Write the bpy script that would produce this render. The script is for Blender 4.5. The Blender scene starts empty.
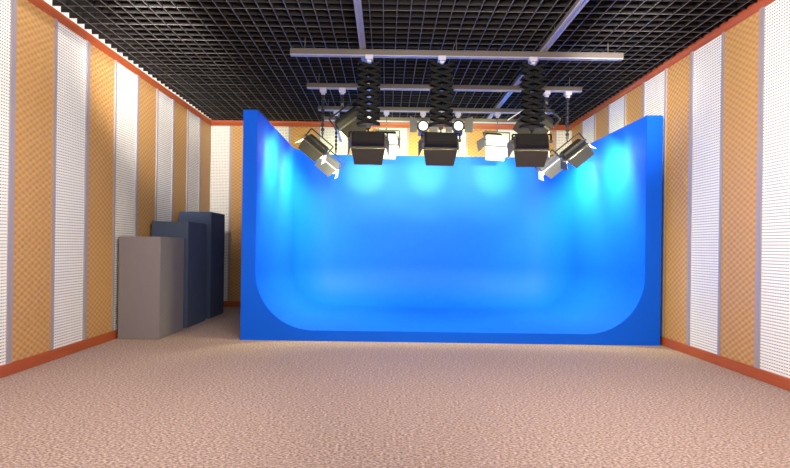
import bpy, bmesh, math, random
from mathutils import Vector, Matrix
random.seed(4)
PI = math.pi
C = bpy.context.scene.collection
SC = bpy.context.scene
R = math.radians

# ------------------------------------------------------------------ materials
def srgb(r, g, b):
    f = lambda c: (c/255/12.92) if c/255 <= .04045 else ((c/255+.055)/1.055)**2.4
    return (f(r), f(g), f(b), 1)

def mat(name, col, rough=.5, metal=0, spec=.5, noise=0, nscale=20, bump=0):
    m = bpy.data.materials.new(name); m.use_nodes = True
    nt = m.node_tree; b = nt.nodes['Principled BSDF']
    if len(col) == 3: col = (*col, 1)
    b.inputs['Base Color'].default_value = col
    b.inputs['Roughness'].default_value = rough
    b.inputs['Metallic'].default_value = metal
    b.inputs['Specular IOR Level'].default_value = spec
    if noise or bump:
        tc = nt.nodes.new('ShaderNodeTexCoord')
        n = nt.nodes.new('ShaderNodeTexNoise'); n.inputs['Scale'].default_value = nscale
        n.inputs['Detail'].default_value = 4
        nt.links.new(tc.outputs['Object'], n.inputs['Vector'])
        if noise:
            mx = nt.nodes.new('ShaderNodeMix'); mx.data_type = 'RGBA'
            mx.inputs[6].default_value = tuple(c*(1-noise) for c in col[:3]) + (1,)
            mx.inputs[7].default_value = tuple(min(1, c*(1+noise)) for c in col[:3]) + (1,)
            nt.links.new(n.outputs['Fac'], mx.inputs[0])
            nt.links.new(mx.outputs[2], b.inputs['Base Color'])
        if bump:
            bp = nt.nodes.new('ShaderNodeBump'); bp.inputs['Strength'].default_value = bump
            bp.inputs['Distance'].default_value = .005
            nt.links.new(n.outputs['Fac'], bp.inputs['Height'])
            nt.links.new(bp.outputs['Normal'], b.inputs['Normal'])
    return m

class N:
    """small node-graph helper"""
    def __init__(s, name):
        s.m = bpy.data.materials.new(name); s.m.use_nodes = True
        s.t = s.m.node_tree; s.b = s.t.nodes['Principled BSDF']
        tc = s.t.nodes.new('ShaderNodeTexCoord')
        s.obj = tc.outputs['Object']
        sp = s.t.nodes.new('ShaderNodeSeparateXYZ'); s.link(s.obj, sp.inputs[0])
        s.x, s.y, s.z = sp.outputs
    def link(s, a, b): s.t.links.new(a, b)
    def math(s, op, a, b=None, c=None):
        n = s.t.nodes.new('ShaderNodeMath'); n.operation = op
        for i, v in enumerate((a, b, c)):
            if v is None: continue
            if isinstance(v, (int, float)): n.inputs[i].default_value = v
            else: s.link(v, n.inputs[i])
        return n.outputs[0]
    def mix(s, f, a, b):
        n = s.t.nodes.new('ShaderNodeMix'); n.data_type = 'RGBA'
        for k, v in ((0, f), (6, a), (7, b)):
            if isinstance(v, (int, float)): n.inputs[k].default_value = v
            elif isinstance(v, tuple): n.inputs[k].default_value = v
            else: s.link(v, n.inputs[k])
        return n.outputs[2]
    def noise(s, scale, detail=4, vec=None):
        n = s.t.nodes.new('ShaderNodeTexNoise'); n.inputs['Scale'].default_value = scale
        n.inputs['Detail'].default_value = detail
        s.link(vec or s.obj, n.inputs['Vector']); return n.outputs['Fac']
    def bump(s, h, strength, dist):
        n = s.t.nodes.new('ShaderNodeBump'); n.inputs['Strength'].default_value = strength
        n.inputs['Distance'].default_value = dist
        s.link(h, n.inputs['Height']); s.link(n.outputs[0], s.b.inputs['Normal'])

def perforated(name, axis):
    """white panel punched with rows of short slots; axis = horizontal axis of the panel"""
    g = N(name); u = g.x if axis == 'x' else g.y
    pu, pz = .036, .036
    fu = g.math('FRACT', g.math('DIVIDE', u, pu)); fz = g.math('FRACT', g.math('DIVIDE', g.z, pz))
    hu = g.math('LESS_THAN', g.math('ABSOLUTE', g.math('SUBTRACT', fu, .5)), .30)
    hz = g.math('LESS_THAN', g.math('ABSOLUTE', g.math('SUBTRACT', fz, .5)), .15)
    hole = g.math('MULTIPLY', hu, hz)
    n = g.noise(9)
    white = g.mix(n, (.84, .815, .74, 1), (.93, .905, .83, 1))
    g.link(g.mix(hole, white, (.10, .095, .10, 1)), g.b.inputs['Base Color'])
    g.b.inputs['Roughness'].default_value = .55
    g.bump(g.math('SUBTRACT', 1, hole), .5, .006)
    return g.m

def quilted(name, axis):
    """tan panel embossed with staggered small diamonds"""
    g = N(name); u = g.x if axis == 'x' else g.y
    a = g.math('SINE', g.math('MULTIPLY', u, 2*PI/.115)); b = g.math('SINE', g.math('MULTIPLY', g.z, 2*PI/.078))
    p = g.math('MULTIPLY_ADD', g.math('MULTIPLY', a, b), .5, .5)
    p2 = g.math('SMOOTH_MIN', p, .75, .2)
    n = g.noise(14)
    c = g.mix(p2, (.41, .222, .070, 1), (.70, .395, .15, 1))
    c = g.mix(g.math('MULTIPLY', n, .25), c, (.45, .22, .07, 1))
    g.link(c, g.b.inputs['Base Color'])
    g.b.inputs['Roughness'].default_value = .5
    g.b.inputs['Specular IOR Level'].default_value = .35
    g.bump(p, .55, .012)
    return g.m

def carpet():
    g = N('carpet_pile')
    mp = g.t.nodes.new('ShaderNodeMapping'); mp.inputs['Scale'].default_value = (1, 1.6, 1)
    g.link(g.obj, mp.inputs[0])
    n1 = g.noise(42, 3, mp.outputs[0]); n2 = g.noise(120, 2); n3 = g.noise(1.3, 3)
    r1 = g.t.nodes.new('ShaderNodeValToRGB'); g.link(n1, r1.inputs[0])
    e = r1.color_ramp.elements
    e[0].position = .33; e[0].color = (.115, .068, .055, 1)
    e[1].position = .66; e[1].color = (.74, .56, .49, 1)
    m = e and r1.color_ramp.elements.new(.5); m.color = (.39, .265, .222, 1)
    c = g.mix(g.math('MULTIPLY', n2, .4), r1.outputs[0], (.46, .34, .30, 1))
    c = g.mix(g.math('MULTIPLY', n3, .18), c, (.33, .21, .17, 1))
    g.link(c, g.b.inputs['Base Color']); g.b.inputs['Roughness'].default_value = .95
    g.b.inputs['Specular IOR Level'].default_value = .1
    g.bump(g.math('ADD', n1, g.math('MULTIPLY', n2, .6)), .6, .012)
    return g.m

def redwood():
    g = N('red_stained_wood')
    mp = g.t.nodes.new('ShaderNodeMapping'); mp.inputs['Scale'].default_value = (1, 1, 14)
    g.link(g.obj, mp.inputs[0])
    n = g.noise(3, 5, mp.outputs[0])
    g.link(g.mix(n, (.32, .058, .014, 1), (.50, .105, .026, 1)), g.b.inputs['Base Color'])
    g.b.inputs['Roughness'].default_value = .42
    return g.m

M = {}
M['perf_y'] = perforated('perforated_white_side', 'y'); M['perf_x'] = perforated('perforated_white_back', 'x')
M['tan_y'] = quilted('tan_quilted_side', 'y'); M['tan_x'] = quilted('tan_quilted_back', 'x')
M['carpet'] = carpet(); M['wood'] = redwood()
M['batten'] = mat('lavender_metal', (.36, .315, .345), .4, .1, noise=.06, nscale=30)
M['plaster'] = mat('white_plaster', (.82, .81, .79), .8, noise=.03, nscale=6)
M['soffit'] = mat('dark_plaster', (.02, .018, .017), .9, noise=.2, nscale=8)
M['blade'] = mat('dark_grid_blade', (.017, .015, .014), .7, spec=.2, noise=.1, nscale=10)
M['flange'] = mat('grid_flange_grey', (.13, .118, .115), .6, spec=.3, noise=.1, nscale=10)
M['flange2'] = mat('grid_flange_dark', (.028, .025, .024), .5, spec=.3, noise=.1, nscale=10)
M['blue'] = mat('chroma_blue_paint', (.0032, .106, .77), .55, spec=.12, noise=.03, nscale=4)
M['rail'] = mat('rail_aluminium', (.145, .122, .11), .45, .3, noise=.06, nscale=30)
M['rail_lip'] = mat('rail_lip_pale', (.42, .39, .43), .4, .2, noise=.04, nscale=30)
M['clamp'] = mat('clamp_pale_metal', (.55, .53, .66), .4, .3, noise=.05, nscale=60)
M['black'] = mat('black_lamp_metal', (.013, .011, .010), .5, spec=.35, noise=.15, nscale=30)
M['brown'] = mat('charcoal_brown_door', (.034, .028, .025), .55, spec=.3, noise=.1, nscale=30)
M['edge'] = mat('worn_grey_edge', (.10, .085, .08), .5, spec=.5, noise=.1, nscale=30)
M['grey'] = mat('grey_and_lit_lamp_metal', (.15, .14, .14), .5, spec=.4, noise=.06, nscale=30)  # grey flaps; also paints lamp light onto the rear outer floods
M['white'] = mat('white_and_lit_lamp_metal', (.86, .85, .84), .5, spec=.4, noise=.03, nscale=30)  # white reflectors; also paints lamp light onto third-rail flood housings
M['navy'] = mat('dark_blue_lamp_body', (.015, .025, .12), .4, noise=.1, nscale=30)
M['soot'] = mat('matt_black_arms', (.008, .008, .008), .7, spec=.15, noise=.1, nscale=30)
M['cable'] = mat('black_rubber', (.012, .012, .018), .5, noise=.1, nscale=40)
M['box_grey'] = mat('warm_grey_laminate', (.225, .20, .215), .6, spec=.3, noise=.05, nscale=9)  # faint blue bounce from the cyclorama mixed into the grey
M['box_slate'] = mat('slate_bounce_laminate', (.068, .090, .15), .6, spec=.3, noise=.06, nscale=9)  # blue bounce off the cyclorama painted into the slate
M['box_dark_bounce'] = mat('dark_bounce_laminate', (.055, .080, .15), .6, spec=.3, noise=.06, nscale=9)  # dark grey carrying painted blue bounce from the cyclorama
def glow(name, col, s):
    m = mat(name, col, .3); b = m.node_tree.nodes['Principled BSDF']
    b.inputs['Emission Color'].default_value = (*col, 1); b.inputs['Emission Strength'].default_value = s
    nt = m.node_tree
    return m
M['lens'] = glow('lit_lens_glass', (.9, .93, 1), .9)
M['tube'] = glow('lit_lamp_tube', (.95, .97, 1), 3)

# ------------------------------------------------------------------ mesh helpers
def box(bm, x0, x1, y0, y1, z0, z1, mi=0, mx=None):
    vs = [bm.verts.new((x, y, z)) for x in (x0, x1) for y in (y0, y1) for z in (z0, z1)]
    if mx is not None:
        for v in vs: v.co = mx @ v.co
    for f in ((0,1,3,2), (4,6,7,5), (0,4,5,1), (2,3,7,6), (0,2,6,4), (1,5,7,3)):
        fc = bm.faces.new([vs[i] for i in f]); fc.material_index = mi
    return vs

def bar(bm, a, b, w, t, up=(0,1,0), mi=0):
    """rectangular bar from a to b; w across, t along up"""
    a, b = Vector(a), Vector(b); d = (b-a); L = d.length; d.normalize()
    u = Vector(up); s = d.cross(u).normalized(); u = s.cross(d).normalized()
    mx = Matrix((s, d, u)).transposed().to_4x4(); mx.translation = a
    box(bm, -w/2, w/2, 0, L, -t/2, t/2, mi, mx)

def tube(bm, pts, r, n=8, mi=0, cap=True):
    pts = [Vector(p) for p in pts]; rings = []
    ref = Vector((.31, .9, .2)).normalized()
    for i, p in enumerate(pts):
        d = (pts[min(i+1, len(pts)-1)] - pts[max(i-1, 0)]).normalized()
        s = d.cross(ref).normalized(); t = s.cross(d)
        rr = r[i] if isinstance(r, (list, tuple)) else r
        rings.append([bm.verts.new(p + (s*math.cos(2*PI*k/n) + t*math.sin(2*PI*k/n))*rr) for k in range(n)])
    for a, b in zip(rings, rings[1:]):
        for k in range(n):
            f = bm.faces.new((a[k], a[(k+1) % n], b[(k+1) % n], b[k])); f.material_index = mi; f.smooth = True
    if cap:
        for rg in (rings[0], rings[-1]):
            f = bm.faces.new(rg); f.material_index = mi

def slab(bm, quad, nrm, t, mi=0):
    """thick plate from four corners, thickened along nrm"""
    n = Vector(nrm).normalized()*t
    a = [bm.verts.new(Vector(q)) for q in quad]; b = [bm.verts.new(Vector(q)+n) for q in quad]
    fs = [bm.faces.new(a), bm.faces.new(b[::-1])]
    for i in range(4): fs.append(bm.faces.new((a[i], a[(i+1) % 4], b[(i+1) % 4], b[i])))
    for f in fs: f.material_index = mi

def obj(name, bm, mats, parent=None, mx=None, bevel=0, smooth=False):
    if mx is not None: bmesh.ops.transform(bm, matrix=mx, verts=bm.verts)
    if bevel:
        bmesh.ops.bevel(bm, geom=list(bm.edges), offset=bevel, segments=2, affect='EDGES', clamp_overlap=True)
    bmesh.ops.recalc_face_normals(bm, faces=bm.faces)
    me = bpy.data.meshes.new(name); bm.to_mesh(me); bm.free()
    if smooth:
        for p in me.polygons: p.use_smooth = True
    for m in (mats if isinstance(mats, (list, tuple)) else [mats]): me.materials.append(m)
    o = bpy.data.objects.new(name, me); C.objects.link(o)
    if parent: o.parent = parent
    return o

def thing(name, label, cat, loc=(0,0,0), group=None):
    o = bpy.data.objects.new(name, None); C.objects.link(o); o.location = loc
    o.empty_display_size = .1
    tag(o, label, cat, group); return o
def tag(o, label=None, cat=None, group=None):
    if label: o['label'] = label
    if cat: o['category'] = cat
    if group: o['group'] = group
def struct(name, bm, mats, label=None, parent=None, **k):
    o = obj(name, bm, mats, parent, **k)
    if not parent: o['kind'] = 'structure'
    if label: o['label'] = label
    return o
def BM(): return bmesh.new()

# ------------------------------------------------------------------ room (metres, camera near origin, looking along +Y)
XL, XR, YB, YR, ZT = -4.19, 4.37, 12.25, -3.2, 4.85
ZG = 4.42            # underside of the open-cell ceiling grid
ZC0, ZC1 = 4.295, 4.42   # crown moulding

b = BM(); box(b, XL-.2, XR+.2, YR-.2, YB+.2, -.12, 0); struct('floor', b, M['carpet'], 'pinkish brown flecked carpet floor')
b = BM(); box(b, XL-.2, XR+.2, YR-.2, YB+.2, ZT, ZT+.1); ceil = struct('ceiling', b, M['soffit'], 'dark ceiling slab above a black open-cell grid')
WT = .02
b = BM(); box(b, XL-.2, XL-WT, YR, YB+.2, 0, ZT); wl = struct('wall_left', b, M['plaster'], 'left wall of alternating white perforated and tan quilted panels')
b = BM(); box(b, XR+WT, XR+.2, YR, YB+.2, 0, ZC1, 0); box(b, XR+WT, XR+.2, YR, YB+.2, ZC1, ZT, 1)
wr = struct('wall_right', b, [M['plaster'], M['soffit']], 'right wall of alternating white perforated and tan quilted panels')
b = BM(); box(b, XL-.0, XR+.0, YB+WT, YB+.2, 0, ZC1, 0); box(b, XL, XR, YB+WT, YB+.2, ZC1, ZT, 1)
wb = struct('wall_back', b, [M['plaster'], M['soffit']], 'back wall of alternating white and tan panels behind the blue cyclorama')
b = BM(); box(b, XL-.2, XR+.2, YR-.2, YR, 0, ZT); struct('wall_rear', b, M['plaster'])

# panels, tan ones with a wide batten on their near side and a narrow one on their far side
def side_wall(parent, X, sgn, per, tanw, off):
    # sgn: +1 the room lies towards +X
    ztop = ZC0-.01 if sgn > 0 else ZC0+.05
    def bx(bm, y0, y1, d, z0=.125, z1=ztop): box(bm, min(X-sgn*WT, X+sgn*d), max(X-sgn*WT, X+sgn*d), y0, y1, z0, z1)
    y = YB-off
    while y > YR+.1:
        a = max(y-tanw, YR); c = max(y-per, YR)
        bb = BM(); bx(bb, a+.036, min(y-.02, YB), 0); obj('quilted_panel', bb, M['tan_y'], parent)
        if a > YR:
            bb = BM(); bx(bb, a-.036, a+.036, .018); obj('wide_batten', bb, M['batten'], parent, bevel=.004)
            bb = BM(); bx(bb, c+.025, a-.036, 0); obj('perforated_panel', bb, M['perf_y'], parent)
        if y < YB-.1:
            bb = BM(); bx(bb, y-.02, y+.025, .018); obj('narrow_batten', bb, M['batten'], parent, bevel=.004)
        y -= per
    if sgn > 0:    # white strip that shows between crown and grid on the left
        bb = BM(); bx(bb, YR, YB, 0, ZC0-.01, ZT); obj('upper_plaster_strip', bb, M['plaster'], parent)
side_wall(wl, XL, 1, 1.438, .735, .015)
side_wall(wr, XR, -1, 1.38, .69, 0)
def back_wall(parent):
    k = 12.25/516
    x = (231-387.7)*k; per = 59*k; w = per/2
    xs = [(XL, x, 'w')]
    while x < XR-.05:
        xs.append((x, min(x+w, XR), 't'))
        if x+w < XR: xs.append((x+w, min(x+per, XR), 'w'))
        x += per
    for a, c, t in xs:
        bb = BM(); box(bb, a, c, YB, YB+WT, .125, ZC0-.01)
        obj('quilted_panel' if t == 't' else 'perforated_panel', bb, M['tan_x'] if t == 't' else M['perf_x'], parent)
        if a > XL+.05:
            bb = BM(); box(bb, a-.022, a+.022, YB-.016, YB+.002, .125, ZC0-.01); obj('narrow_batten', bb, M['batten'], parent)
back_wall(wb)

def base(name, pts_box, lab):
    b = BM(); box(b, *pts_box); return struct(name, b, M['wood'], lab, bevel=.006)
base('baseboard_left', (XL-.01, XL+.035, YR, YB, 0, .128), 'reddish brown wooden baseboard along the left wall')
base('baseboard_right', (XR-.035, XR+.01, YR, YB, 0, .128), 'reddish brown wooden baseboard along the right wall')
base('baseboard_back', (XL, XR, YB-.035, YB+.01, 0, .128), 'reddish brown wooden baseboard along the back wall')
def crown(name, sx, lab):
    b = BM()
    z0, z1, pj = (4.278, 4.396, .5) if sx == 'l' else ((4.335, 4.45, .8) if sx == 'r' else (4.29, 4.41, 1))
    prof = [(0, z0), (.02*pj, z0), (.03*pj, z0+.03), (.055*pj, z0+.07), (.065*pj, z1-.01), (.065*pj, z1), (0, z1)]
    def P(d, z, e):
        if sx == 'l': return (XL-.01+d, YR if e == 0 else YB, z)
        if sx == 'r': return (XR+.01-d, YR if e == 0 else YB, z)
        return (XL if e == 0 else XR, YB+.01-d, z)
    A = [b.verts.new(P(d, z, 0)) for d, z in prof]; B = [b.verts.new(P(d, z, 1)) for d, z in prof]
    n = len(prof)
    for i in range(n): b.faces.new((A[i], A[(i+1) % n], B[(i+1) % n], B[i]))
    b.faces.new(A); b.faces.new(B[::-1])
    struct(name, b, M['wood'], lab)
crown('trim_1', 'l', 'red wooden crown moulding along the top of the left wall')
crown('trim_2', 'r', 'red wooden crown moulding along the top of the right wall')
crown('trim_3', 'b', 'red wooden crown moulding along the top of the back wall')

# open-cell grid ceiling
b = BM(); cell = .1715; t = .0055; H = .10
n = int((XR-XL)/cell)
for i in range(1, n+1):
    x = XL + i*cell
    if x > XR-.02: continue
    box(b, x-t, x+t, YR, YB, ZG+.004, ZG+H, 0); box(b, x-t, x+t, YR, YB, ZG, ZG+.004, 1)
y = YB - cell
k = 0
while y > YR:
    box(b, XL, XR, y-t, y+t, ZG+.006, ZG+H-.002, 0); box(b, XL, XR, y-t*.8, y+t*.8, ZG+.002, ZG+.006, 1 if k % 3 == 0 else 2)
    y -= cell; k += 1
obj('ceiling_grid', b, [M['blade'], M['flange'], M['flange2']], ceil)

# ------------------------------------------------------------------ blue cyclorama
cx0, cx1, cy0, cy1, ctop, cfl = -2.245, 4.28, 8.02, 12.10, 3.58, .165
ix0, ix1, iy1, Rr = cx0+.22, cx1-.25, 11.92, .90
cyc = thing('cyclorama', 'large bright blue coved cyclorama stage with open front filling the back of the studio', 'cyclorama', ((cx0+cx1)/2, cy0, 0))
org = Matrix.Translation((-(cx0+cx1)/2, -cy0, 0))
b = BM(); NS, NA = 14, 12
def outline(o):
    r = max(Rr-o, 0); pts = [(ix0+o, cy0)]
    for j in range(1, 9): pts.append((ix0+o, cy0+(iy1-Rr-cy0)*j/9))
    for j in range(NA+1):
        a = PI - PI/2*j/NA; pts.append((ix0+Rr+r*math.cos(a), iy1-Rr+r*math.sin(a)))
    for j in range(1, 9): pts.append((ix0+Rr+(ix1-ix0-2*Rr)*j/9, iy1-o))
    for j in range(NA+1):
        a = PI/2 - PI/2*j/NA; pts.append((ix1-Rr+r*math.cos(a), iy1-Rr+r*math.sin(a)))
    for j in range(8, 0, -1): pts.append((ix1-o, cy0+(iy1-Rr-cy0)*j/9))
    pts.append((ix1-o, cy0)); return pts
levels = [(0, ctop), (0, ctop-.8), (0, ctop-1.6), (0, cfl+Rr)]
for j in range(1, NS+1):
    a = PI/2*j/NS; levels.append((Rr*(1-math.cos(a)), cfl+Rr-Rr*math.sin(a)))
rows = [[b.verts.new((x, y, z)) for x, y in outline(o)] for o, z in levels]
for r0, r1 in zip(rows, rows[1:]):
    for k in range(len(r0)-1):
        f = b.faces.new((r0[k], r0[k+1], r1[k+1], r1[k])); f.smooth = True
# flat floor of the stage
f = b.faces.new(rows[-1]); f.smooth = False
bmesh.ops.remove_doubles(b, verts=b.verts, dist=1e-4)
obj('coved_backdrop', b, M['blue'], cyc, mx=org)
# outer carcass: front frame with rounded lower corners, top rim, outer sides
b = BM()
inner = [(ix0, ctop), (ix0, cfl+Rr)] + [(ix0+Rr-Rr*math.cos(PI/2*j/NS), cfl+Rr-Rr*math.sin(PI/2*j/NS)) for j in range(1, NS+1)]
inner += [(ix1-Rr+Rr*math.sin(PI/2*j/NS), cfl+Rr-Rr*math.cos(PI/2*j/NS)) for j in range(0, NS+1)] + [(ix1, ctop)]
outer = []
for (x, z) in inner:
    if x <= ix0+1e-6: outer.append((cx0, z))
    elif x >= ix1-1e-6: outer.append((cx1, z))
    elif x < ix0+Rr-1e-6: outer.append((cx0, z))
    elif x > ix1-Rr+1e-6: outer.append((cx1, z))
    else: outer.append((x, 0))
L = [i for i in range(len(inner))]
vi = [b.verts.new((x, cy0, z)) for x, z in inner]; vo = [b.verts.new((x, cy0, z)) for x, z in outer]
for i in range(len(inner)-1):
    if abs(outer[i][1]-outer[i+1][1]) > 1e-6 and abs(outer[i][0]-outer[i+1][0]) > 1e-6:
        cxn = cx0 if outer[i][0] < 1 else cx1
        c = b.verts.new((cxn, cy0, 0)); b.faces.new((vi[i], vi[i+1], vo[i+1], c, vo[i]))
    else: b.faces.new((vi[i], vi[i+1], vo[i+1], vo[i]))
for q in (((cx0, cy0, 0), (cx0, cy1, 0), (cx0, cy1, ctop), (cx0, cy0, ctop)), ((cx1, cy0, 0), (cx1, cy1, 0), (cx1, cy1, ctop), (cx1, cy0, ctop)), ((cx0, cy1, 0), (cx1, cy1, 0), (cx1, cy1, ctop), (cx0, cy1, ctop))):
    b.faces.new([b.verts.new(p) for p in q])
top = outline(0)
tout = []
for x, y in top:
    if y <= iy1-Rr+1e-6: tout.append((cx0 if x < 1 else cx1, y))
    elif x < ix0+Rr-1e-6: tout.append((cx0, y))
    elif x > ix1-Rr+1e-6: tout.append((cx1, y))
    else: tout.append((x, cy1))
ti = [b.verts.new((x, y, ctop)) for x, y in top]; to = [b.verts.new((x, y, ctop)) for x, y in tout]
for i in range(len(top)-1):
    if abs(tout[i][0]-tout[i+1][0]) > 1e-6 and abs(tout[i][1]-tout[i+1][1]) > 1e-6:
        c = b.verts.new((cx0 if tout[i][0] < 1 else cx1, cy1, ctop)); b.faces.new((ti[i], ti[i+1], to[i+1], c, to[i]))
    else: b.faces.new((ti[i], ti[i+1], to[i+1], to[i]))
bmesh.ops.remove_doubles(b, verts=b.verts, dist=1e-4)
obj('outer_frame', b, M['blue'], cyc, mx=org)

# ------------------------------------------------------------------ three tall plain boxes by the left wall
def tall_box(lab, y0, y1, h, m, x0=-4.12, x1=-3.475):
    b = BM(); hw, d = (x1-x0)/2, y1-y0
    box(b, -hw, hw, 0, d, 0, h)
    o = obj('tall_box', b, m, bevel=.008); o.location = ((x0+x1)/2, y0, 0)
    tag(o, lab, 'box', 'tall boxes along the left wall')
tall_box('shortest and nearest of the tall plain boxes, warm grey, by the left wall', 7.95, 8.89, 1.585, M['box_grey'])
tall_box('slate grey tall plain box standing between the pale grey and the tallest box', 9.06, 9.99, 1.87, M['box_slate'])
tall_box('tallest and farthest plain box, dark grey with blue bounce, near the back left corner', 10.24, 11.10, 2.12, M['box_dark_bounce'])

# ------------------------------------------------------------------ ceiling rails
def rail(lab, p0, p1, w, z0, z1, grp):
    along_x = abs(p1[0]-p0[0]) > abs(p1[1]-p0[1])
    L = (p1[0]-p0[0]) if along_x else (p1[1]-p0[1])
    t = thing('ceiling_rail', lab, 'rail', ((p0[0]+p1[0])/2, (p0[1]+p1[1])/2, z0), grp)
    rot = Matrix.Identity(4) if along_x else Matrix.Rotation(PI/2, 4, 'Z')
    h = z1-z0
    b = BM()   # I-profile with a slot
    box(b, -L/2, L/2, -w/2, w/2, h-.012, h); box(b, -L/2, L/2, -w*.36, w*.36, .016, h-.012)
    obj('rail_body', b, M['rail'], t, mx=rot)
    b = BM(); pr = [(-.5, 0), (-.12, 0), (-.12, .010), (.12, .010), (.12, 0), (.5, 0), (.5, .016), (-.5, .016)]
    A = [b.verts.new((-L/2, p*w, q)) for p, q in pr]; B = [b.verts.new((L/2, p*w, q)) for p, q in pr]
    for i in range(8): b.faces.new((A[i], A[(i+1) % 8], B[(i+1) % 8], B[i]))
    b.faces.new(A); b.faces.new(B[::-1])
    obj('rail_lip', b, M['rail_lip'], t, mx=rot)
    for s in (-1, 1):
        b = BM(); box(b, s*(L/2+.003)-.004, s*(L/2+.003)+.004, -w/2-.002, w/2+.002, -.002, h+.002)
        obj('end_cap', b, M['rail'], t, mx=rot)
    # threaded drops that tie the rail to the ceiling
    nd = max(2, int(L/1.2))
    for i in range(nd):
        b = BM(); x = -L/2+.2+(L-.4)*i/(nd-1); tube(b, [(x, 0, h-.004), (x, 0, ZT-z0)], .006, 6)
        obj('suspension_rod', b, M['rail'], t, mx=rot)
ZR = 4.20
RX0, RX1 = -1.40, 3.34
R1, R2, R3, R4 = 7.39, 8.94, 10.4, 11.25
rail('cross rail nearest the camera, carrying the three scissor hangers', (RX0, R1), (RX1, R1), .075, ZR, ZR+.095, 'cross rails')
rail('second cross rail from the front, just behind the scissor hangers', (RX0, R2), (RX1, R2), .075, ZR, ZR+.085, 'cross rails')
rail('third cross rail from the front, carrying the two round spotlights', (RX0, R3), (RX1, R3), .075, ZR, ZR+.085, 'cross rails')
rail('rearmost cross rail, close to the back wall', (RX0, R4), (RX1, R4), .075, ZR, ZR+.085, 'cross rails')
rail('lengthwise rail left of centre, running into the left scissor hanger', (-.37, -.5), (-.37, 11.4), .085, ZR+.097, ZR+.17, 'lengthwise rails')
rail('lengthwise rail on the right, running diagonally towards the right scissor hanger', (2.21, -.5), (2.21, 11.4), .085, ZR+.097, ZR+.17, 'lengthwise rails')

def clamp_mesh(parent, z=0):
    b = BM(); box(b, -.055, .055, -.05, .05, z-.035, z+.03); box(b, -.03, .03, -.03, .03, z-.075, z-.035)
    obj('rail_clamp', b, M['clamp'], parent, bevel=.004)

# ------------------------------------------------------------------ hangers
def scissor(lab, x, y, z1):
    t = thing('scissor_hanger', lab, 'hanger', (x, y, ZR-.031), 'scissor hangers on the front rail')
    clamp_mesh(t)
    H = (ZR-.031-.075) - z1; n = 9; s = H/n; w = .155
    for nm, yy in (('front_lattice', -.05), ('rear_lattice', .05)):
        b = BM()
        for i in range(n):
            za, zb = -.075-i*s, -.075-(i+1)*s
            for q, sg in ((-.008, 1), (.008, -1)):
                bar(b, (-w*sg, yy+q, za), (w*sg, yy+q, zb), .036, .006, (0, 1, 0))
            for xx, zz in ((0, (za+zb)/2), (-w, za), (w, za)):
                tube(b, [(xx, yy-.02, zz), (xx, yy+.02, zz)], .011, 8)
        obj(nm, b, M['soot'], t)
    b = BM(); tube(b, [(0, -.075, 0), (0, .075, 0)], .012, 8)
    pin = obj('cross_pin', b, M['soot'], t); pin.location = (-w, 0, -.075)
    for i in range(n+1):
        for xx in (-w, w):
            if i or xx > 0:
                p = pin.copy(); p.location = (xx, 0, -.075-i*s); C.objects.link(p); p.parent = t
    b = BM(); zb = -.075-H; box(b, -w, w, -.02, .02, zb-.018, zb+.012); box(b, -.03, .03, -.03, .03, zb-.06, zb-.018)
    obj('spigot_plate', b, M['black'], t, bevel=.003)
    # coiled power lead beside the lattice
    b = BM(); pts = []
    for i in range(121):
        a = i*PI/5; pts.append((.105+.02*math.cos(a), .0+.02*math.sin(a), -.075-H*i/120))
    tube(b, pts, .006, 6); obj('coiled_cable', b, M['cable'], t)
    return z1-.06

def coil_hanger(lab, x, y, z1, r=.03, grp='coiled drop hangers'):
    t = thing('drop_hanger', lab, 'hanger', (x, y, ZR-.031), grp)
    clamp_mesh(t)
    H = (ZR-.031-.075) - z1
    b = BM(); zz = -.075; pts = [];
    n = max(3, int(H/.075))
    rr = []
    for i in range(n):
        za = -.075 - H*i/n; h = H/n
        for f, q in ((0, .5), (.12, 1), (.6, 1), (.72, .45), (.95, .45)):
            pts.append((0, 0, za-h*f)); rr.append(r*q)
    pts.append((0, 0, -.075-H)); rr.append(r*.5)
    tube(b, pts, rr, 12); obj('ribbed_sleeve', b, M['cable'], t)
    b = BM(); box(b, -.022, .022, -.022, .022, -.075-H-.03, -.075-H+.015); obj('end_socket', b, M['edge'], t, bevel=.003)
def rod_hanger(lab, x, y, z1, grp='thin drop rods'):
    t = thing('drop_rod', lab, 'hanger', (x, y, ZR-.031), grp)
    clamp_mesh(t)
    b = BM(); tube(b, [(0, 0, -.07), (0, 0, z1-(ZR-.031))], .009, 8); obj('rod', b, M['rail'], t)

# ------------------------------------------------------------------ box floodlights with four barn doors
def frame_from(aim, across):
    Y = Vector(aim).normalized(); X = Vector(across); X = (X - Y*X.dot(Y)).normalized(); Z = X.cross(Y)
    return Matrix((X, Y, Z)).transposed().to_4x4()

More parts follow.
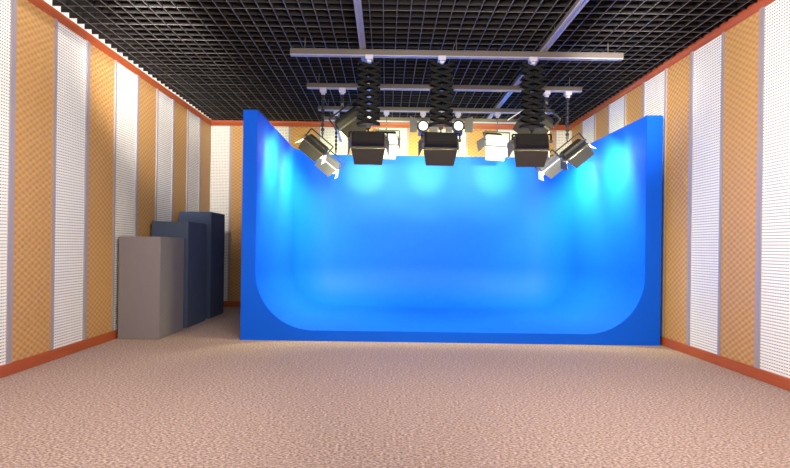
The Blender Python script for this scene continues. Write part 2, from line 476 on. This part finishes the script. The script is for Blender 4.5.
def flood(lab, loc, aim, across, top_z, body, door, side, inner='white', s=1., grp=None, flare=(50, 18, 22), power=0, spread=None, topmat=None, doorlen=.25, lightcol=(1, .98, .47), yoke_m='black', size=None):
    t = thing('flood_lamp', lab, 'studio lamp', loc, grp)
    mx = frame_from(aim, across) @ Matrix.Scale(s, 4)
    W, Hh, D = .235, .10, .13
    # housing: tapered shell, open to the front (+Y)
    b = BM()
    def ring(w, h, y): return [b.verts.new(p) for p in ((-w, y, -h), (w, y, -h), (w, y, h), (-w, y, h))]
    A = ring(W*.86, Hh*.72, -D); A2 = ring(W*.97, Hh*.95, -D*.72); B = ring(W, Hh, 0)
    Ci = ring(W-.008, Hh-.008, 0); Di = ring(W*.8, Hh*.6, -D+.02)
    for p, q in ((A, A2), (A2, B), (B, Ci), (Ci, Di)):
        for i in range(4): b.faces.new((p[i], p[(i+1) % 4], q[(i+1) % 4], q[i]))
    b.faces.new(A); b.faces.new(Di)
    # cooling ribs across the back
    for i in range(5):
        z = -Hh*.5 + i*Hh*.25; box(b, -W*.7, W*.7, -D-.004, -D+.002, z-.004, z+.004)
    obj('housing', b, M[body], t, mx=mx)
    b = BM(); w, h = W+.016, Hh+.012
    for q in ((-w, w, -h, -Hh+.006), (-w, w, Hh-.006, h), (-w, -W+.006, -h, h), (W-.006, w, -h, h)):
        box(b, q[0], q[1], -.012, .012, q[2], q[3])
    obj('front_frame', b, M['edge'] if body == 'black' else M[side], t, mx=mx)
    b = BM()
    v = [b.verts.new(p) for p in ((-W*.95, -.005, -Hh*.9), (W*.95, -.005, -Hh*.9), (W*.95, -.005, Hh*.9), (-W*.95, -.005, Hh*.9))]
    u = [b.verts.new(p) for p in ((-W*.75, -D+.03, -Hh*.5), (W*.75, -D+.03, -Hh*.5), (W*.75, -D+.03, Hh*.5), (-W*.75, -D+.03, Hh*.5))]
    for i in range(4): b.faces.new((v[i], v[(i+1) % 4], u[(i+1) % 4], u[i]))
    b.faces.new(u); refl = obj('reflector', b, M['white'], t, mx=mx)
    for zt in (-.035, .035):
        b = BM(); tube(b, [(-W*.72, -.05, zt), (W*.72, -.05, zt)], .013, 10); obj('lamp_tube', b, M['tube'], refl, mx=mx)
    # doors (outer face coloured, white inner face)
    fb, fs, ft = R(flare[0]), R(flare[1]), R(flare[2]); Ld = doorlen
    def door_(quad, nrm, mo):
        b = BM(); slab(b, quad, nrm, .006, 0)
        ni = Vector(nrm).normalized()
        slab(b, [Vector(q)-ni*.001 for q in quad], -ni, .002, 1)
        o = obj('barn_door', b, [M[mo], M[inner]], t, mx=mx); return o
    cb, sb = math.cos(fb), math.sin(fb)
    door_([(-W-.01, .014, -h), (W+.01, .014, -h), (W-.035, .014+Ld*cb, -h-Ld*sb), (-W+.035, .014+Ld*cb, -h-Ld*sb)], (0, -sb, -cb), door)
    cb, sb = math.cos(ft), math.sin(ft)
    door_([(-W-.01, .014, h), (W+.01, .014, h), (W-.035, .014+Ld*.8*cb, h+Ld*.8*sb), (-W+.035, .014+Ld*.8*cb, h+Ld*.8*sb)], (0, -sb, cb), topmat or door)
    cb, sb = math.cos(fs), math.sin(fs)
    for k in (-1, 1):
        door_([(k*w, .014, -Hh), (k*w, .014, Hh), (k*(w+Ld*.8*sb), .014+Ld*.8*cb, Hh*1.3), (k*(w+Ld*.8*sb), .014+Ld*.8*cb, -Hh*1.3)], (k*cb, -sb, 0), side)
    # yoke: U-bracket from the two pivots up to the hanger
    b = BM(); pl, pr = (mx @ Vector((-W-.035, -.05, 0))), (mx @ Vector((W+.035, -.05, 0)))
    ax = (pr-pl).normalized()
    up = Vector((0, 0, 1)); up = (up - ax*up.dot(ax)).normalized() if abs(ax.z) < .95 else Vector((0, -1, 0))
    rise = (.10 if 'dark flood' in (grp or '') and s == 1 else .17)*s
    ql, qr = pl+up*rise, pr+up*rise
    for a_, b_ in ((pl, ql), (ql, qr), (qr, pr)): bar(b, a_, b_, .024*s, .008, (0, 1, 0) if abs((b_-a_).normalized().y) < .9 else (0, 0, 1))
    mid = (ql+qr)/2
    tube(b, [mid, mid+Vector((0, 0, .055))], .011, 8)
    yk = obj('yoke', b, M[yoke_m], t)
    for p_ in (pl, pr):
        b = BM(); tube(b, [p_-ax*.02, p_+ax*.02], .02, 10); obj('pivot_knob', b, M['edge'], yk)
    t['hook'] = list(Vector(loc)+mid+Vector((0, 0, .085)))
    if power:
        ld = bpy.data.lights.new('lamp_light', 'AREA'); ld.shape = 'RECTANGLE'
        ld.size, ld.size_y = (.40*s, .16*s); ld.energy = power; ld.color = lightcol
        if spread: ld.spread = R(spread)
        lo = bpy.data.objects.new('lamp_light', ld); C.objects.link(lo); lo.parent = t
        m = mx.copy(); m = frame_from(aim, across)
        Xc, Yc, Zc = m.col[0].to_3d(), m.col[1].to_3d(), m.col[2].to_3d()
        rm = Matrix((Xc, Zc, -Yc)).transposed().to_4x4()   # light shines along -Z = aim
        rm.translation = Yc*.012
        lo.matrix_local = rm
    return t

PB, PS, PW = 68, 105, 50
def hang(kind, lab, lamp, **k):
    """hanger that ends exactly on the lamp's yoke"""
    x, y, z = lamp['hook']; del lamp['hook']
    return kind(lab, x, y, z, **k)
def spot(lamp, off, target, e, deg, col=(1, .98, .47)):
    ld = bpy.data.lights.new('lamp_beam', 'SPOT'); ld.energy = e; ld.color = col; ld.spot_size = R(deg); ld.spot_blend = 1; ld.shadow_soft_size = .05
    o = bpy.data.objects.new('lamp_beam', ld); C.objects.link(o); o.parent = lamp
    p = Vector(lamp.location)+Vector(off); d = (Vector(target)-p).normalized()
    o.location = off; o.rotation_euler = d.to_track_quat('-Z', 'Y').to_euler()

# three dark floods under the scissor hangers
for x, lab, hl, yaw, tx in ((-.275, 'leftmost of the three big dark floodlights under the scissor hangers', 'left scissor hanger, meeting the left lengthwise rail', 0, -.5),
                  (.757, 'middle of the three big dark floodlights, in front of the round spotlights', 'middle scissor hanger between the two round spotlights', -1, .92),
                  (2.055, 'rightmost of the three big dark floodlights, beside the white-lit flood', 'right scissor hanger on the front cross rail', 4, 2.48)):
    a = R(yaw)
    f = flood(lab, (x, R1, 2.99), (math.sin(a), math.cos(a), -.42), (math.cos(a), -math.sin(a), 0), 0, 'black', 'brown', 'edge', power=PB, grp='big dark floodlights', flare=(48, 14, 14), doorlen=.235, yoke_m='soot')
    spot(f, (0, .03, 0), (tx, 11.92, 3.15), 900, 34); spot(f, (0, .03, 0), (tx, 11.92, 3.15), 2600, 15)
    x_, y_, z_ = f['hook']; del f['hook']; scissor(hl, x_, y_, z_+.03)

# third-rail floods, lamp light painted into their white housings
for x, lab, rl, yaw in ((-.03, 'white-lit floodlight with black top flap, half hidden by the leftmost dark flood', 'thin rod holding the half-hidden white-lit flood', -4),
                    (2.19, 'white-lit floodlight with black top flap hanging left of the rightmost dark flood', 'thin rod holding the white-lit flood on the right', -14)):
    a = R(yaw)
    f = flood(lab, (x, R3, 3.62), (math.sin(a), math.cos(a), -.42), (math.cos(a), -math.sin(a), 0), 0, 'white', 'white', 'grey', power=PW, grp='white-lit floodlights', topmat='black', flare=(48, 16, 60), doorlen=.27, yoke_m='rail')
    hang(rod_hanger, rl, f)

# tilted floods on the second rail
f = flood('dark floodlight tilted up to the right, behind the left scissor hanger', (-.655, R2, 3.66), (.50, .42, -.68), (.8, .05, .6), 0, 'black', 'brown', 'white', s=1.05, grp='tilted dark floodlights', power=22, flare=(30, 20, 20), doorlen=.26)
hang(coil_hanger, 'drop hanger holding the tilted flood left of the left scissor hanger', f)
f = flood('dark floodlight tilted down to the right, behind the right scissor hanger', (2.586, R2, 3.72), (-.50, .42, -.68), (.8, -.05, -.6), 0, 'black', 'brown', 'white', s=1.15, grp='tilted dark floodlights', power=22, flare=(30, 20, 20), doorlen=.32)
hang(coil_hanger, 'drop hanger behind the right scissor hanger', f)
# outer floods, aimed at the side walls of the stage
f = flood('dark floodlight at far left, tilted down towards the blue left wall', (-1.25, R2, 3.20), (-.60, .35, -.70), (.77, .05, -.62), 0, 'black', 'brown', 'white', s=.9, grp='outer floodlights', power=PS, flare=(35, 25, 20), doorlen=.2)
hang(coil_hanger, 'ribbed drop hanger at the left end of the second rail', f)
f = flood('dark floodlight at far right in a square yoke, tilted towards the blue right wall', (3.24, R2, 3.17), (.60, .35, -.70), (.77, -.05, .62), 0, 'black', 'black', 'brown', s=.95, grp='outer floodlights', power=PS, flare=(35, 25, 20), doorlen=.2)
hang(coil_hanger, 'ribbed drop hanger at the right end of the second rail', f)
f = flood('pale-lit floodlight at left, behind and below the dark outer flood', (-1.16, R3, 3.15), (-.60, .30, -.70), (.77, .05, -.62), 0, 'grey', 'grey', 'white', s=.9, grp='outer floodlights', power=PS, flare=(35, 25, 20), doorlen=.22)  # grey housing: lamp light painted as a paler body colour
hang(coil_hanger, 'beaded drop hanger at the left end of the third rail', f, r=.028)
f = flood('pale-lit floodlight at right, behind and below the dark outer flood', (3.26, R3, 3.17), (.60, .30, -.70), (.77, -.05, .62), 0, 'grey', 'grey', 'white', s=.9, grp='outer floodlights', power=PS, flare=(35, 25, 20), doorlen=.22)  # same paler housing, with the lamp light in its colour
hang(rod_hanger, 'thin rod at the right end of the third rail', f)

# ------------------------------------------------------------------ two round spotlights facing the camera
def fresnel(lab, rl, x, z):
    rod_hanger(rl, x, R3, z+.225)
    t = thing('round_spotlight', lab, 'spotlight', (x, R3, z), 'round spotlights')
    b = BM()
    tube(b, [(0, -.08, 0), (0, .10, 0), (0, .14, 0), (0, .17, 0)], [.105, .105, .085, .05], 24); obj('lamp_body', b, M['navy'], t)
    b = BM(); n = 28
    for r0, r1, y0, y1 in ((.092, .118, -.11, -.075),):
        rings = []
        for rr, yy in ((r1, y1), (r1, y0), (r0, y0), (r0, y1)):
            rings.append([b.verts.new((rr*math.cos(2*PI*k/n), yy, rr*math.sin(2*PI*k/n))) for k in range(n)])
        for q in range(4):
            p1, p2 = rings[q], rings[(q+1) % 4]
            for k in range(n):
                b.faces.new((p1[k], p1[(k+1) % n], p2[(k+1) % n], p2[k]))
    obj('bezel', b, M['black'], t)
    b = BM(); rings = []
    for i in range(6):
        rr = .094*i/5; yy = -.105+.02*(i/5)**2
        rings.append([b.verts.new((rr*math.cos(2*PI*k/n), yy, rr*math.sin(2*PI*k/n))) for k in range(n)] if i else [b.verts.new((0, yy, 0))])
    for k in range(n): b.faces.new((rings[0][0], rings[1][k], rings[1][(k+1) % n]))
    for p, q in zip(rings[1:], rings[2:]):
        for k in range(n): b.faces.new((p[k], q[k], q[(k+1) % n], p[(k+1) % n]))
    obj('lens', b, M['lens'], t, smooth=True)
    b = BM(); box(b, -.09, .09, -.06, .13, -.16, -.09); obj('ballast_box', b, M['navy'], t, bevel=.008)
    for k in (-1, 1):
        b = BM(); slab(b, [(k*.125, -.10, -.13), (k*.125, -.10, .13), (k*.27, -.19, .17), (k*.27, -.19, -.15)], (0, 1, 0), .006)
        bd = obj('barn_door', b, M['grey'], t)
        for zh in (-.05, .05):
            b = BM(); tube(b, [(k*.105, -.09, zh), (k*.128, -.098, zh)], .01, 8); obj('hinge', b, M['black'], bd)
    b = BM()
    for k in (-1, 1): bar(b, (k*.13, .03, 0), (k*.13, .03, .17), .008, .026, (0, 1, 0))
    bar(b, (-.13, .03, .17), (.13, .03, .17), .008, .026, (0, 1, 0)); tube(b, [(0, .02, .17), (0, 0, .222)], .012, 8)
    for k in (-1, 1): tube(b, [(k*.10, .03, 0), (k*.15, .03, 0)], .016, 10)
    obj('yoke', b, M['black'], t)
fresnel('round spotlight with white lens and grey side flaps, above left of the middle dark flood', 'thin rod holding the left round spotlight', .71, 3.90)
fresnel('round spotlight with white lens and grey side flaps, above right of the middle dark flood', 'thin rod holding the right round spotlight', 1.415, 3.91)

# ------------------------------------------------------------------ lights of the room (unseen, without fixtures; wall and strip lights are added)
def area(name, loc, rot, sx, sy, e, col=(1, 1, 1), spread=180):
    ld = bpy.data.lights.new(name, 'AREA'); ld.shape = 'RECTANGLE'; ld.size, ld.size_y = sx, sy
    ld.energy = e; ld.color = col; ld.spread = R(spread)
    o = bpy.data.objects.new(name, ld); C.objects.link(o); o.location = loc; o.rotation_euler = rot
    return o
WARM = (1, .94, .87)
area('studio_softlight', (.1, 3.0, 4.25), (0, 0, 0), 5, 3, 150, WARM)
area('studio_key_light', (-2.2, -2.6, 3.0), (R(84), 0, R(-24)), 2.6, 1.8, 90, WARM)
area('added_wall_light', (.5, 3.4, 3.9), (R(80), 0, R(-72)), 2.6, .7, 320, WARM)  # added unseen pair that brightens the two side walls
area('added_wall_light', (-.3, 3.4, 3.9), (R(80), 0, R(72)), 2.6, .7, 225, WARM)

area('added_strip_light', (XL+.42, 6.5, 4.78), (R(48), 0, R(90)), 11, .05, 70, WARM)  # added unseen strip that brightens the wall above the left crown
def wash(x, tx, ty, tz, e):  # added out-of-view spot that brightens the far part of a side wall
    ld = bpy.data.lights.new('added_wall_spot', 'SPOT'); ld.energy = e; ld.color = WARM; ld.spot_size = R(42); ld.spot_blend = 1; ld.shadow_soft_size = .2
    o = bpy.data.objects.new('added_wall_spot', ld); C.objects.link(o); o.location = (x, 4.6, 4.1)
    o.rotation_euler = (Vector((tx, ty, tz))-o.location).to_track_quat('-Z', 'Y').to_euler()
wash(-2.4, XL, 10.3, 3.9, 2300)
wash(2.6, XR, 10.8, 3.6, 1200)

w = bpy.data.worlds.new('studio_world'); SC.world = w; w.use_nodes = True
w.node_tree.nodes['Background'].inputs[0].default_value = (.5, .5, .55, 1); w.node_tree.nodes['Background'].inputs[1].default_value = .2

# ------------------------------------------------------------------ camera
cd = bpy.data.cameras.new('camera'); cam = bpy.data.objects.new('camera', cd); C.objects.link(cam)
cam.location = (0, 0, 1.5); cam.rotation_euler = (R(90), R(-.8), 0)
cd.sensor_width = 36; cd.lens = 516/790*36; cd.shift_x = 9/790; cd.shift_y = 11.5/790
cd.clip_end = 100
SC.camera = cam
vs = SC.view_settings
vs.view_transform = 'Standard'; vs.look = 'None'; vs.gamma = 1; vs.use_curve_mapping = False
vs.exposure = 0
